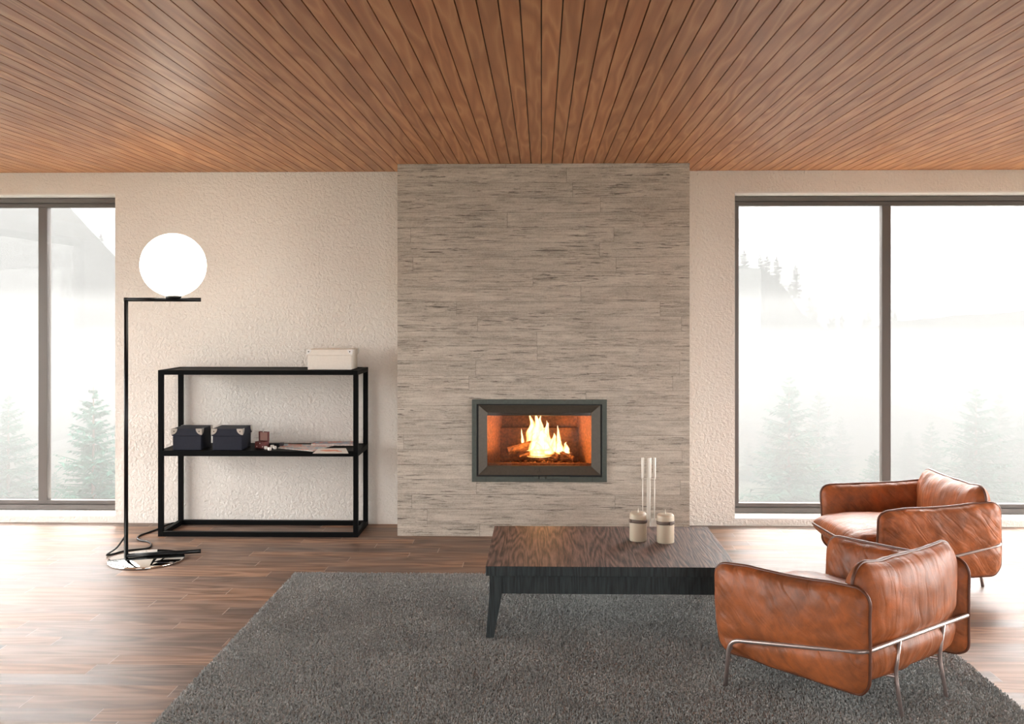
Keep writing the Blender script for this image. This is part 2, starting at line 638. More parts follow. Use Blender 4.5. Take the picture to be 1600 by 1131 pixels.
# chimney breast with an opening for the stove
CY = 6.373
CX0, CX1 = aty(621, 500, CY).x, aty(1077.5, 500, CY).x


def cz(v):
    return EYE - (v - VY) * CY / FPX / 1.0


def cxx(u):
    return aty(u, 600, CY).x


def cvz(v, u=842):
    return aty(u, v, CY).z


SX0, SX1, SZ0, SZ1 = cxx(737.5), cxx(948.0), cvz(752.5), cvz(624.0)
hx0, hx1, hz0, hz1 = SX0 + .02, SX1 - .02, SZ0 + .02, SZ1 - .02
mb = MB()
mb.box((CX0, CY, 0), (hx0, YW, ZC)).box((hx1, CY, 0), (CX1, YW, ZC))
mb.box((hx0, CY, 0), (hx1, YW, hz0)).box((hx0, CY, hz1), (hx1, YW, ZC))
struct(mb.build('chimney_breast', M_CONC), 'board marked grey concrete chimney breast around the fire', 'chimney breast')

# ------------------------------------------------------------------ fireplace insert
fire = tag(empty('fireplace', ((SX0 + SX1) / 2, CY, SZ0)), 'glass fronted cast iron fireplace set in the concrete chimney', 'fireplace')
FO = Vector(fire.location)
FI = Matrix.Translation(-FO)


def ring_prism(mb, o, i, y0, y1, yi=None, mi=0):
    """rectangular ring between outer o and inner i = (x0, z0, x1, z1); yi = depth of the inner front edge"""
    yi = y0 if yi is None else yi
    O = [(o[0], o[1]), (o[2], o[1]), (o[2], o[3]), (o[0], o[3])]
    I = [(i[0], i[1]), (i[2], i[1]), (i[2], i[3]), (i[0], i[3])]
    for k in range(4):
        j = (k + 1) % 4
        vs = [(O[k][0], y0, O[k][1]), (O[j][0], y0, O[j][1]), (I[j][0], yi, I[j][1]), (I[k][0], yi, I[k][1])]
        vs += [(x, y1, z) for x, _, z in vs]
        mb.add(vs, [(0, 1, 2, 3), (7, 6, 5, 4), (0, 4, 5, 1), (2, 6, 7, 3), (0, 3, 7, 4), (1, 5, 6, 2)], mi, False, FI)
    return mb


si = (cxx(744.8), cvz(744.4), cxx(940.6), cvz(631.3))
do = (cxx(747.6), cvz(741.6), cxx(938.0), cvz(632.9))
di = (cxx(760.7), cvz(729.0), cxx(924.4), cvz(645.2))
m = MB()
ring_prism(m, (SX0, SZ0, SX1, SZ1), si, CY - .012, CY + .05)
m.build('surround', M_SURR, fire, .002)
# fine joint lines of the surround's corner pieces
for u in (759.5, 925.5):
    for (za, zb) in ((SZ0, si[1]), (si[3], SZ1)):
        MB().box((cxx(u) - .0007, CY - .0126, za), (cxx(u) + .0007, CY - .010, zb), 0, FI).build('surround_joint', M_IRONBLK, fire)
m = MB()
ring_prism(m, (si[0] - .002, si[1] - .002, si[2] + .002, si[3] + .002), (do[0] + .004, do[1] + .004, do[2] - .004, do[3] - .004), CY + .006, CY + .05)
m.build('gap_seal', M_IRONBLK, fire)
m = MB()
ring_prism(m, do, di, CY - .008, CY + .045, CY + .022)
door = m.build('door', M_DOOR, fire, .0015)
m = MB()
m.box((di[0] - .002, CY + .026, di[1] - .002), (di[2] + .002, CY + .030, di[3] + .002), 0, FI)
m.build('glass', M_FGLASS, door)
# embossed little emblem on the lower rail of the door
m = MB()
ex, ez = cxx(843), cvz(735.3)
for (dx, dz, r) in [(0, .004, .0034), (-.006, .010, .0022), (.006, .010, .0022), (0, .0145, .0024), (-.0095, -.006, .0022), (.0095, -.006, .0022),
                    (-.003, -.004, .0026), (.004, -.004, .0026), (-.012, -.012, .002), (.012, -.012, .002), (-.004, -.012, .002), (.004, -.012, .002)]:
    yy = CY - .008 + .030 * (ez + dz - do[1]) / (di[1] - do[1])
    m.lathe([(0, -.0015), (r, -.001), (r * .7, .0015), (0, .002)], 10, 0, FI @ Matrix.Translation((ex + dx, yy, ez + dz)) @ Matrix.Rotation(PI / 2, 4, 'X'))
m.build('emblem', M_IRONBLK, door)
# handle: catch, knob and long bar under the door
m = MB()
for (u0, u1, dy) in ((833.5, 841.5, .022), (843.2, 851.2, .028), (853.5, 889.5, .022)):
    m.box((cxx(u0), CY - dy, cvz(747.4)), (cxx(u1), CY - .004, cvz(743.6)), 0, FI)
m.build('handle', M_SURR, fire, .002)
# fire chamber
fb = MB()
bx0, bx1, by1 = di[0] - .01, di[2] + .01, CY + .335
bz0, bz1 = di[1] - .012, di[3] + .02
fb.box((bx0 - .02, CY + .045, bz0 - .02), (bx1 + .02, by1, bz0), 0, FI)
fb.box((bx0 - .02, CY + .045, bz1), (bx1 + .02, by1, bz1 + .02), 1, FI)
fb.add([(bx0, CY + .045, bz0), (bx0 + .10, by1 - .02, bz0), (bx0 + .10, by1 - .02, bz1), (bx0, CY + .045, bz1),
        (bx0 - .02, CY + .045, bz0), (bx0 - .02, by1, bz0), (bx0 - .02, by1, bz1), (bx0 - .02, CY + .045, bz1)],
       [(0, 1, 2, 3), (7, 6, 5, 4), (0, 3, 7, 4), (1, 5, 6, 2), (0, 4, 5, 1), (3, 2, 6, 7)], 0, False, FI)
fb.add([(bx1, CY + .045, bz0), (bx1 - .10, by1 - .02, bz0), (bx1 - .10, by1 - .02, bz1), (bx1, CY + .045, bz1),
        (bx1 + .02, CY + .045, bz0), (bx1 + .02, by1, bz0), (bx1 + .02, by1, bz1), (bx1 + .02, CY + .045, bz1)],
       [(3, 2, 1, 0), (4, 5, 6, 7), (4, 7, 3, 0), (2, 6, 5, 1), (1, 5, 4, 0), (7, 6, 2, 3)], 0, False, FI)
fb.box((bx0 + .08, by1 - .02, bz0), (bx1 - .08, by1, bz1), 0, FI)
fb.build('firebox', [M_FIREBRICK, M_IRONBLK], fire)
m = MB()
zl = cvz(676)
m.box((bx0 + .085, by1 - .055, bz0), (bx1 - .085, by1 - .02, zl), 0, FI)
m.build('back_plate', M_FIREBRICK, fire, .004)
m = MB()
m.box((bx0, CY + .06, bz1 - .045), (bx1, CY + .12, bz1 - .001), 0, FI)
m.build('baffle', M_IRONBLK, fire, .004)
m = MB()
m.box((bx0 + .01, CY + .055, bz0), (bx1 - .01, CY + .068, bz0 + .028), 0, FI)
m.build('log_guard', M_FIREBRICK, fire, .003)

# logs
t = NT('burning_log')
co = t.coord()
n1 = t.noise(co, 18, 4, .6, .5)
n2 = t.noise(co, 70, 3, .6)
t.p(color=t.ramp(n1, [(.35, (.03, .012, .006)), (.52, (.24, .095, .035)), (.66, (.45, .20, .08))]), rough=.85,
    ecol=(1, .25, .03), estr=t.math('MULTIPLY', t.ramp(n2, [(.62, (0, 0, 0)), (.72, (1, 1, 1))]), .8), normal=t.bump(n2, .6, .006))
M_LOG = t.m


def log(p0, p1, r, sides, label):
    p0, p1 = Vector(p0), Vector(p1)
    d = p1 - p0
    L = d.length
    q = d.to_track_quat('Z', 'Y')
    m = MB()
    vs, fs = [], []
    nz = 9
    ph = random.random() * 6
    for i in range(nz):
        for k in range(sides):
            a = 2 * PI * k / sides + ph
            rr = r * (.82 + .22 * math.cos(a * 2 + ph)) * (1 + .10 * mn.noise(Vector((i * .6, k * 1.3, ph))))
            vs.append((rr * math.cos(a), rr * math.sin(a), L * i / (nz - 1)))
    for i in range(nz - 1):
        for k in range(sides):
            j = (k + 1) % sides
            fs.append((i * sides + k, i * sides + j, (i + 1) * sides + j, (i + 1) * sides + k))
    fs.append(tuple(reversed(range(sides))))
    fs.append(tuple(range((nz - 1) * sides, nz * sides)))
    m.add(vs, fs)
    o = m.build('log', M_LOG, None, .004)
    o.matrix_world = Matrix.Translation(p0) @ q.to_matrix().to_4x4()
    tag(o, label, 'log', 'logs burning in the fireplace')
    return o


LY = CY + .17
BZ = bz0


def fpt(u, v, y):
    return aty(u, v, y)


log(fpt(792, 706, LY - .06), fpt(852, 688, LY + .05), .034, 12, 'thick split log at the left of the burning pile, tilted upward to the right')
log(fpt(812, 715, LY - .04), fpt(850, 704, LY - .03), .024, 10, 'charred log lying lowest in the middle of the fire')
log(fpt(846, 705, LY - .02), fpt(872, 715, LY - .05), .022, 10, 'short dark log under the flames, sloping down to the right')
log(fpt(858, 698, LY + .03), fpt(897, 716, LY - .04), .021, 10, 'light log at the right of the pile leaning to the right')
log(fpt(820, 716, LY + .08), fpt(895, 713, LY + .06), .028, 10, 'log lying across the back of the fire bed')

# embers bed
m = MB()
for i in range(160):
    u, yy = random.uniform(795, 915), LY + random.uniform(-.09, .09)
    p = fpt(u, 700, yy)
    r = random.uniform(.005, .013)
    m.lathe([(0, -r), (r * .8, -r * .5), (r, 0), (r * .7, r * .6), (0, r)], 6, 0, Matrix.Translation((p.x, yy, BZ + r * .7)) @ Matrix.Rotation(random.random() * 3, 4, 'X'), False)
tag(m.build('embers', M_LOG), 'glowing embers and charred chips under the logs', 'embers', kind='stuff')

# flames
m = MB()


def tongue(u, v0, v1, wpx, y, seed, lean=0.0):
    b, tp = fpt(u, v0, y), fpt(u + lean, v1, y)
    h = tp.z - b.z
    w = wpx * y / FPX / 2
    vs, fs = [], []
    n, mm = 10, 15
    for i in range(mm):
        s = i / (mm - 1)
        prof = (min(1.0, (s + .06) / .22) ** .6) * (1 - s) ** .85 * 1.25 + .002
        ox = (tp.x - b.x) * s + .45 * w * mn.noise(Vector((seed * 3.1, s * 3.2, 0))) * (s * 1.6)
        oy = .3 * w * mn.noise(Vector((seed * 1.7, s * 3.0, 5)))
        for k in range(n):
            a = 2 * PI * k / n
            rr = w * prof * (1 + .30 * mn.noise(Vector((math.cos(a) * 1.3, math.sin(a) * 1.3, s * 4 + seed))))
            vs.append((b.x + ox + rr * math.cos(a), y + oy + .65 * rr * math.sin(a), b.z + h * s))
    for i in range(mm - 1):
        for k in range(n):
            j = (k + 1) % n
            fs.append((i * n + k, i * n + j, (i + 1) * n + j, (i + 1) * n + k))
    m.add(vs, fs, 0, True)


T = [(832, 705, 646, 20, .02), (842, 705, 644, 24, .0), (852, 704, 660, 22, .01), (846, 706, 668, 34, -.02), (836, 706, 672, 26, -.02), (861, 706, 676, 18, .0),
     (873, 707, 664, 10, .02), (875, 709, 684, 16, .0), (817, 694, 669, 5, .03), (853, 700, 656, 10, -.01), (865, 706, 677, 9, -.03), (826, 704, 676, 16, .02),
     (886, 709, 698, 9, -.02), (840, 712, 690, 26, -.06), (856, 711, 692, 22, -.05), (842, 714, 704, 40, -.08), (884, 708, 690, 12, .01), (847, 695, 648, 16, .04)]
for i, (u, v0, v1, w, dy) in enumerate(T):
    tongue(u, v0, v1, w, LY + dy, i * 1.37 + .4, random.uniform(-3, 3))
tag(m.build('flames', mat_flame()), 'bright yellow flames rising from the burning logs', 'fire', kind='stuff')

# ------------------------------------------------------------------ floor lamp
lp0 = atz(197, 869, .02)
lp1 = atz(314, 862, .02)
adir = Vector((lp1.x - lp0.x, lp1.y - lp0.y, 0))
ALEN = adir.length
lamp_rz = math.atan2(adir.y, adir.x)
lamp = tag(empty('floor_lamp', (lp0.x, lp0.y, 0), lamp_rz), 'black tube floor lamp with glowing white globe and mirrored round foot', 'lamp')
LI = Matrix.Rotation(-lamp_rz, 4, 'Z') @ Matrix.Translation((-lp0.x, -lp0.y, 0))
dc = LI @ Vector((-2.372, 5.715, 0))
m = MB()
prof = [(0, 0), (.216, 0), (.220, .003), (.220, .009), (.217, .012), (0, .012)]
m.lathe(prof, 72, 0, Matrix.Translation((dc.x, dc.y, 0)))
o = m.build('base', M_MIRROR, lamp, 0)
o['label'] = 'mirror polished round foot'
zarm = EYE + 17.3 * lp0.y / FPX
PR = .0122
m = MB()
zb = .012 + PR
m.tube([(ALEN, 0, zb), (0, 0, zb), (0, 0, zarm), (ALEN, 0, zarm)], PR, 20)
m = MB()
m.tube([(0, 0, zb), (ALEN, 0, zb)], PR, 20).build('foot_bar', M_BLACK, lamp)
MB().tube([(0, 0, zb - PR), (0, 0, zarm + PR)], PR, 20).build('pole', M_BLACK, lamp)
MB().tube([(-PR, 0, zarm), (ALEN, 0, zarm)], PR, 20).build('arm', M_BLACK, lamp)
# globe centre along the arm
gx = ALEN * .628
MB().lathe([(0, zarm + PR - .006), (.043, zarm + PR - .006), (.046, zarm + PR + .001), (.046, zarm + PR + .008), (.040, zarm + PR + .014), (0, zarm + PR + .014)], 32, 0,
           Matrix.Translation((gx, 0, 0))).build('collar', M_BLACK, lamp)
GR = .1925
gz = zarm + PR + .010 + math.sqrt(GR ** 2 - .040 ** 2)
t = NT('opal_glass')
t.p(color=(.9, .9, .88), rough=.25, ecol=(1, .90, .77), estr=6.0)
M_GLOBE = t.m
prof = []
for i in range(49):
    a = PI * i / 48
    r, z = GR * math.sin(a), -GR * math.cos(a)
    if z < -math.sqrt(GR ** 2 - .040 ** 2):
        continue
    prof.append((r, z))
o = MB().lathe(prof, 64, 0, Matrix.Translation((gx, 0, gz))).build('globe', M_GLOBE, lamp)
o['label'] = 'glowing opal glass globe'
# cord
cp = [(0, .012, .16), (-.03, .02, .12)]
A = [LI @ atz(u, v, .004) for (u, v) in ((167, 869), (176, 866), (193, 861.5), (212, 859), (228, 857.5), (235, 854.5), (236, 850), (230, 846.5), (219, 844.5), (214.5, 841.5), (218, 837),
                                         (232, 832), (247, 826.5), (258, 821), (268, 818), (280, 816.5), (292, 816.0))]
path = [Vector((0, .010, .15)), LI @ aty(183, 855, 5.76) + Vector((0, 0, 0)), A[0] + Vector((0, 0, .010))] + [p + Vector((0, 0, .002)) for p in A[1:]]
MB().tube(smooth_path(path, 6), .0056, 8).build('power_cord', M_BLACK, lamp)

# ------------------------------------------------------------------ shelf unit
SXA, SXB = -2.545, -1.213
SY0, SY1 = 6.318, 6.700
SZT = 1.104
BW = .031
shelf = tag(empty('shelf_unit', ((SXA + SXB) / 2, (SY0 + SY1) / 2, 0)), 'low open black steel shelf unit standing against the wall beside the chimney', 'shelf')
SI = Matrix.Translation(-Vector(shelf.location))
for (xa, ya) in ((SXA, SY0), (SXB - BW, SY0), (SXA, SY1 - BW), (SXB - BW, SY1 - BW)):
    MB().box((xa, ya, 0), (xa + BW, ya + BW, SZT), 0, SI).build('post', M_FRAMEBLK, shelf, .0015)
ZMT = .570
for (zb_, zt_) in ((0.0, BW), (ZMT - .036, ZMT), (SZT - BW, SZT)):
    for (a, b) in (((SXA + BW, SY0), (SXB - BW, SY0 + BW)), ((SXA + BW, SY1 - BW), (SXB - BW, SY1)), ((SXA, SY0 + BW), (SXA + BW, SY1 - BW)), ((SXB - BW, SY0 + BW), (SXB, SY1 - BW))):
        MB().box((a[0], a[1], zb_), (b[0], b[1], zt_), 0, SI).build('rail', M_FRAMEBLK, shelf, .0015)
for zt_ in (ZMT - .001, SZT - .004):
    MB().box((SXA + BW, SY0 + BW, zt_ - .018), (SXB - BW, SY1 - BW, zt_), 0, SI).build('shelf_board', M_FRAMEBLK, shelf)


# storage boxes
def storage_box(w, d, h, lh, mat, gmat, label, loc, group=None, rz=0.0):
    """origin at the bottom front-centre of the box"""
    r = tag(empty('storage_box', loc, rz), label, 'box', group)
    MB().box((-w / 2, 0, 0), (w / 2, d, h - .004)).build('body', mat, r, .003)
    e = .006
    lid = MB().box((-w / 2 - e, -e, h - lh), (w / 2 + e, d + e, h)).build('lid', mat, r, .003)
    R = lh * .86
    for sx in (-1, 1):
        for sy in (0, 1):
            x = sx * (w / 2 + e)
            y = -e if sy == 0 else d + e
            iy = 1 if sy == 0 else -1
            tck = .0022
            m = MB()
            n = 8
            fan = [(0, 0)] + [(R * math.sin(PI / 2 * i / n), R * math.cos(PI / 2 * i / n)) for i in range(n + 1)]
            # on the long face
            poly = [(x + sx * tck - sx * (a + tck * (a == 0)), h + .001 - b) for a, b in fan]
            m.prism(poly, y - iy * tck, y)
            vs = [(x + sx * tck, y - iy * tck + iy * a, h + .001 - b) for a, b in fan] + [(x, y - iy * tck + iy * a, h + .001 - b) for a, b in fan]
            k = len(fan)
            m.add(vs, [tuple(range(k)), tuple(reversed(range(k, 2 * k)))] + [(i, (i + 1) % k, k + (i + 1) % k, k + i) for i in range(k)])
            g = m.build('corner_guard', gmat, lid)
            # rivet
            MB().lathe([(0, .0025), (.003, .002), (.0042, 0)], 12, 0, Matrix.Translation((x - sx * R * .40, y - iy * tck, h - R * .42)) @ Matrix.Rotation(PI / 2 * (1 if iy > 0 else -1), 4, 'X')).build('rivet', M_IRONBLK if gmat is not M_NICKEL else M_DOOR, lid)
    return r


ZS = ZMT + .0005
b1 = atz(292, 704.5, ZMT)
b2 = atz(354.8, 704.5, ZMT)
YB = SY0 + .022
storage_box(.189, .20, .143, .048, M_NAVY, M_NICKEL, 'navy blue lidded box nearest the lamp, left of its twin on the shelf', (aty(292, 690, YB).x, YB, ZS), 'navy storage boxes')
storage_box(.196, .20, .143, .048, M_NAVY, M_NICKEL, 'navy blue lidded box beside the open maroon trinket box', (aty(355, 690, YB).x, YB, ZS), 'navy storage boxes')
YB2 = 6.375
storage_box(aty(548.5, 560, YB2).x - aty(480.8, 560, YB2).x, .22, .135, .039, M_CREAMCARD, M_WHITE, 'cream white lidded box on top of the black shelf unit', (aty(514.7, 560, YB2).x, YB2, SZT + .0005))

# trinket box with its lid open
M_MAROON = simple('maroon_leatherette', (.17, .052, .050), .5)
M_PINK = simple('rose_lining', (.62, .40, .36), .8)
M_PEARL = simple('pearl_stud', (.85, .80, .78), .25)
p = atz(405.5, 700.5, ZMT)
tb = tag(empty('trinket_box', (p.x, p.y, ZS), math.radians(-20)), 'small maroon trinket box with its lid standing open', 'box')
W_, D_, H_ = .074, .055, .044
m = MB()
m.box((-W_ / 2, 0, .003), (W_ / 2, .005, H_)).box((-W_ / 2, D_ - .005, .003), (W_ / 2, D_, H_)).box((-W_ / 2, .005, .003), (-W_ / 2 + .005, D_ - .005, H_)).box((W_ / 2 - .005, .005, .003), (W_ / 2, D_ - .005, H_)).box((-W_ / 2, 0, 0), (W_ / 2, D_, .006))
m.build('body', M_MAROON, tb, .001)
m = MB()
m.box((-W_ / 2, D_, H_), (W_ / 2, D_ + .004, H_ + .064)).box((-W_ / 2, D_ - .014, H_), (-W_ / 2 + .004, D_, H_ + .064)).box((W_ / 2 - .004, D_ - .014, H_), (W_ / 2, D_, H_ + .064)).box((-W_ / 2, D_ - .014, H_ + .060), (W_ / 2, D_, H_ + .064))
lid = m.build('lid', M_MAROON, tb, .001)
MB().box((-W_ / 2 + .004, D_ - .003, H_ + .002), (W_ / 2 - .004, D_ - .0005, H_ + .060)).build('lining', M_PINK, lid)
for (x, z) in ((.002, .033), (-.022, .012), (.024, .012)):
    MB().lathe([(0, .003), (.003, .002), (.004, 0)], 10, 0, Matrix.Translation((x, 0, z)) @ Matrix.Rotation(PI / 2, 4, 'X')).build('stud', M_PEARL, tb)
MB().lathe([(0, .003), (.003, .002), (.004, 0)], 10, 0, Matrix.Translation((0, D_ - .014, H_ + .062)) @ Matrix.Rotation(PI / 2, 4, 'X')).build('stud', M_PEARL, lid)

# dice
M_IVORY = simple('ivory', (.82, .79, .74), .35)
m = MB()
S = .0205
m.box((-S / 2, -S / 2, 0), (S / 2, S / 2, S))
die0 = m.build('die', M_IVORY, None, .004, 3)
pm = MB()
for (face, pts) in (((0, -1), [(-.25, -.25), (.25, .25), (0, 0), (-.25, .25), (.25, -.25)]), ((1, 0), [(-.25, .25), (.25, -.25)]), ((-1, 0), [(0, 0), (-.25, .25), (.25, -.25)])):
    for (a, b) in pts:
        c = Vector((face[0] * S / 2 - face[1] * a * S, face[1] * S / 2 + face[0] * a * S, S / 2 + b * S))
        R = Matrix.Rotation(math.atan2(face[1], face[0]), 4, 'Z') @ Matrix.Rotation(PI / 2, 4, 'Y')
        pm.lathe([(0, .0004), (.0018, .0003), (.002, -.0003)], 8, 0, Matrix.Translation(c) @ R)
for (a, b) in ((-.25, -.25), (.25, .25), (-.25, .25), (.25, -.25)):
    pm.lathe([(0, .0004), (.0018, .0003), (.002, -.0003)], 8, 0, Matrix.Translation((a * S, b * S, S)))
pip0 = pm.build('pips', M_IRONBLK, die0)
dice_spots = [(414.7, 702.2, .3, 'white die touching the front of the maroon trinket box'), (420.6, 704.0, .9, 'white die nearest the shelf front in the dice cluster'),
              (424.6, 700.2, -.3, 'white die standing farthest back in the dice cluster'), (428.8, 702.0, .55, 'white die nearest the magazines')]
for i, (u, v, rz, lab) in enumerate(dice_spots):
    q = atz(u, v, ZMT)
    loc = (q.x, max(q.y, SY0 + .012) + S / 2, ZS)
    if i == 0:
        d = die0
        d.location = loc
        d.rotation_euler = (0, 0, rz)
    else:
        d = dup(die0, loc, rz)
    tag(d, lab, 'die', 'white dice on the shelf')

# black case behind the dice
q0, q1 = atz(415, 699, ZMT), atz(439, 699, ZMT)
m = MB()
cs = tag(empty('pen_case', ((q0.x + q1.x) / 2, 6.53, ZS), math.radians(3)), 'slim black case lying behind the dice', 'case')
MB().box((-.062, -.02, 0), (.030, .02, .024)).build('body', M_BLACK, cs, .003)
o = MB().box((.030, -.02, 0), (.056, .02, .026)).build('end_cap', simple('smoky_plum', (.05, .045, .055), .25), cs, .003)
o['label'] = 'smoky grey end'


# magazines and prints
def sheet(name, corners, z0, h, mat, label, cat, group=None, curl=0.0):
    """flat bound paper: corners counter-clockwise seen from above"""
    c = sum((Vector(p) for p in corners), Vector((0, 0))) / 4
    n = 10
    vs, fs = [], []
    A_, B_, C_, D2 = [Vector(p) - c for p in corners]
    for i in range(n + 1):
        s = i / n
        for j in range(n + 1):
            tt = j / n
            p2 = (A_ * (1 - s) + B_ * s) * (1 - tt) + (D2 * (1 - s) + C_ * s) * tt
            zz = curl * math.sin(PI * s) * .5
            vs.append((p2.x, p2.y, zz + h))
    k = (n + 1) ** 2
    vs += [(x, y, z - h) for x, y, z in vs]
    for i in range(n):
        for j in range(n):
            a = i * (n + 1) + j
            fs.append((a, a + n + 1, a + n + 2, a + 1))
            fs.append((k + a, k + a + 1, k + a + n + 2, k + a + n + 1))
    rim = [i * (n + 1) for i in range(n + 1)] + [n * (n + 1) + j for j in range(1, n + 1)] + [i * (n + 1) + n for i in range(n - 1, -1, -1)] + [j for j in range(n - 1, 0, -1)]
    nf = len(fs)
    for i in range(len(rim)):
        a, b = rim[i], rim[(i + 1) % len(rim)]
        fs.append((a, b, k + b, k + a))
    m = MB()
    m.add(vs, fs)
    m.mi = [0 if (i < nf and i % 2 == 0) else 1 for i in range(len(fs))]
    o = m.build(name, [mat, M_PAPER], None, 0, loc=(c.x, c.y, z0))
    tag(o, label, cat, group)
    return o


M_PAPER = simple('paper', (.52, .46, .42), .6, grain=.3)


def q2(u, v, z):
    p = atz(u, v, z)
    return (p.x, p.y)


def cl(p, lo=SY0 - .05, hi=SY1 - .04):
    return (p[0], min(max(p[1], lo), hi))


z1 = ZMT + .0006
sheet('magazine', [cl(q2(434.5, 700.5, z1)), cl(q2(489, 705.5, z1)), cl(q2(523, 696, z1)), cl(q2(443, 694.5, z1))], z1, .0045, mat_art('painted_spread', 3.3, (.60, .55, .52), .56),
      'open art magazine with blurred red and blue painting, next to the dice', 'magazine', 'art magazines on the shelf')
sheet('magazine', [cl(q2(486, 697.5, z1)), cl(q2(552, 697.5, z1)), cl(q2(560, 692.0, z1)), cl(q2(494, 692.0, z1))], z1 + .0050, .012, mat_art('painted_cover', 8.1, (.16, .12, .16), .55),
      'thick art magazine with multicoloured cover at the back right of the shelf', 'magazine', 'art magazines on the shelf')
t = NT('figure_print')
x, y, z = t.sep(t.coord())
n1 = t.noise(t.n('ShaderNodeVectorMath', {0: t.coord(), 1: (2.2, 9.7, 0)}, operation='ADD').outputs[0], 11, 2, .5, 1.2)
rad = t.math('ADD', t.math('POWER', t.math('MULTIPLY', x, 10.5), 2.0), t.math('POWER', t.math('MULTIPLY', y, 17.0), 2.0))
fig = t.math('SUBTRACT', t.math('MULTIPLY', n1, 2.4), rad)
t.p(color=t.mix(t.ramp(fig, [(.62, (0, 0, 0)), (.70, (1, 1, 1))]), (.80, .75, .68), (.80, .21, .06)), rough=.35)
sheet('art_print', [q2(488.5, 707.0, ZMT + .012), q2(544.5, 707.0, ZMT + .012), q2(540.5, 699.0, ZMT + .012), q2(497.5, 699.5, ZMT + .012)], ZMT + .0058, .0016, t.m,
      'white art print with orange figure lying over the shelf edge', 'art print')

# ------------------------------------------------------------------ fireplace tools
TY = 6.16
tx = aty(1013.5, 740, TY).x
ts = tag(empty('fire_tool_stand', (tx, TY, 0)), 'slim pale steel stand holding fire tools beside the chimney', 'fire tool stand')
MB().lathe([(0, 0), (.085, 0), (.088, .004), (.086, .010), (0, .011)], 40).build('base', M_STEELT, ts)
m = MB()
m.box((-.011, .004, .010), (.011, .012, .555))
m.build('pole', M_STEELT, ts, .002)
m = MB()
zk = aty(1013, 747.5, TY).z
m.box((-.046, -.003, zk - .004), (.046, .004, zk))
m.build('hanger_bar', M_STEELT, ts, .001)


def fire_tool(name, u, label, vtop, kind, dy):
    x = aty(u, 740, TY).x
    zt = aty(u, vtop, TY + dy).z
    zh = aty(u, 746.5, TY + dy).z
    r = tag(empty(name, (x, TY + dy, 0)), label, 'fire tool', 'fire tools on the stand')
    MB().lathe([(0, zt), (.0088, zt - .001), (.0092, zt - .006), (.0080, zh + .004), (.0074, zh), (0, zh - .001)], 20).build('handle', M_STEELT, r)
    zl = .17
    MB().tube([(0, 0, zh), (0, 0, zl - .02)], .0034, 10).build('rod', M_STEELT, r)
    m = MB()
    if kind == 'shovel':
        vs = [(-.020, .004, zl), (.024, .004, zl), (.030, -.004, .07), (.016, -.010, .035), (-.012, -.010, .035), (-.026, -.004, .07)]
        vs += [(a, b + .004, c) for a, b, c in vs]
        n = 6
        m.add(vs, [tuple(range(n)), tuple(reversed(range(n, 2 * n)))] + [((i + 1) % n, i, n + i, n + (i + 1) % n) for i in range(n)])
        m.build('blade', M_STEELT, r, .0015)
    elif kind == 'brush':
        m.lathe([(0, zl), (.018, zl - .004), (.020, zl - .03), (.026, .04), (.024, .035), (0, .034)], 20)
        m.build('bristles', M_IRONBLK, r)
    else:
        m.tube([(0, 0, zl - .02), (0, 0, .06), (0, -.004, .05)], [.0034, .0034, .001], 10)
        m.tube(smooth_path([(0, 0, .10), (0.012, 0, .088), (.020, 0, .095)], 4), [.0032] * 8 + [.001], 8)
        m.build('hook', M_STEELT, r)


fire_tool('fire_brush', 1004.0, 'pale steel fire brush hanging left on the tool stand', 714.8, 'brush', -.009)
fire_tool('fire_poker', 1015.0, 'pale steel poker hanging in the middle of the tool stand', 715.2, 'poker', -.020)
fire_tool('fire_shovel', 1022.3, 'pale steel ash shovel hanging right on the tool stand', 714.8, 'shovel', -.009)

# ------------------------------------------------------------------ coffee table
TX0, TX1, TY0, TY1, TZT = -.252, .886, 4.335, 5.150, .344
tab = tag(empty('coffee_table', ((TX0 + TX1) / 2, (TY0 + TY1) / 2, .0)), 'low dark stained oak coffee table on the grey rug', 'table')
TI = Matrix.Translation(-Vector(tab.location))
m = MB().box((TX0, TY0, TZT - .044), (TX1, TY1, TZT), 0, TI)
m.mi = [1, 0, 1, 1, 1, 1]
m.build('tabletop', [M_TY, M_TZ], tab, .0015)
m = MB()
ia = .016
ax0, ax1, ay0, ay1, az0, az1 = TX0 + ia, TX1 - ia, TY0 + ia, TY1 - ia, .216, TZT - .044
lw = .058
m.box((ax0 + lw, ay0, az0), (ax1 - lw, ay0 + .02, az1), 0, TI).box((ax0 + lw, ay1 - .02, az0), (ax1 - lw, ay1, az1), 0, TI)
m.box((ax0, ay0 + lw, az0), (ax0 + .02, ay1 - lw, az1), 0, TI).box((ax1 - .02, ay0 + lw, az0), (ax1, ay1 - lw, az1), 0, TI)
m.build('apron', M_TZ, tab, .001)
RUGZ = .0
for sx in (0, 1):
    for sy in (0, 1):
        X0, X1 = (ax0, ax0 + lw) if sx == 0 else (ax1, ax1 - lw)
        Y0, Y1 = (ay0, ay0 + lw) if sy == 0 else (ay1, ay1 - lw)
        fx_ = -1 if sx == 0 else 1
        fy_ = -1 if sy == 0 else 1
        def rect(xo, xi, yo, yi, z):
            return [(xo, yo, z), (xi, yo, z), (xi, yi, z), (xo, yi, z)]
        vs = rect(X0, X1, Y0, Y1, az1) + rect(X0, X1, Y0, Y1, az0) + rect(X0 + fx_ * .016, X0 - fx_ * .020, Y0 + fy_ * .004, Y0 - fy_ * .032, .018)
        fs = [(0, 1, 2, 3), (11, 10, 9, 8)]
        for b in (0, 4):
            for i in range(4):
                j = (i + 1) % 4
                fs.append((b + i, b + j, b + 4 + j, b + 4 + i))
        MB().add(vs, fs, 0, False, TI).build('leg', M_TZ, tab, .001)


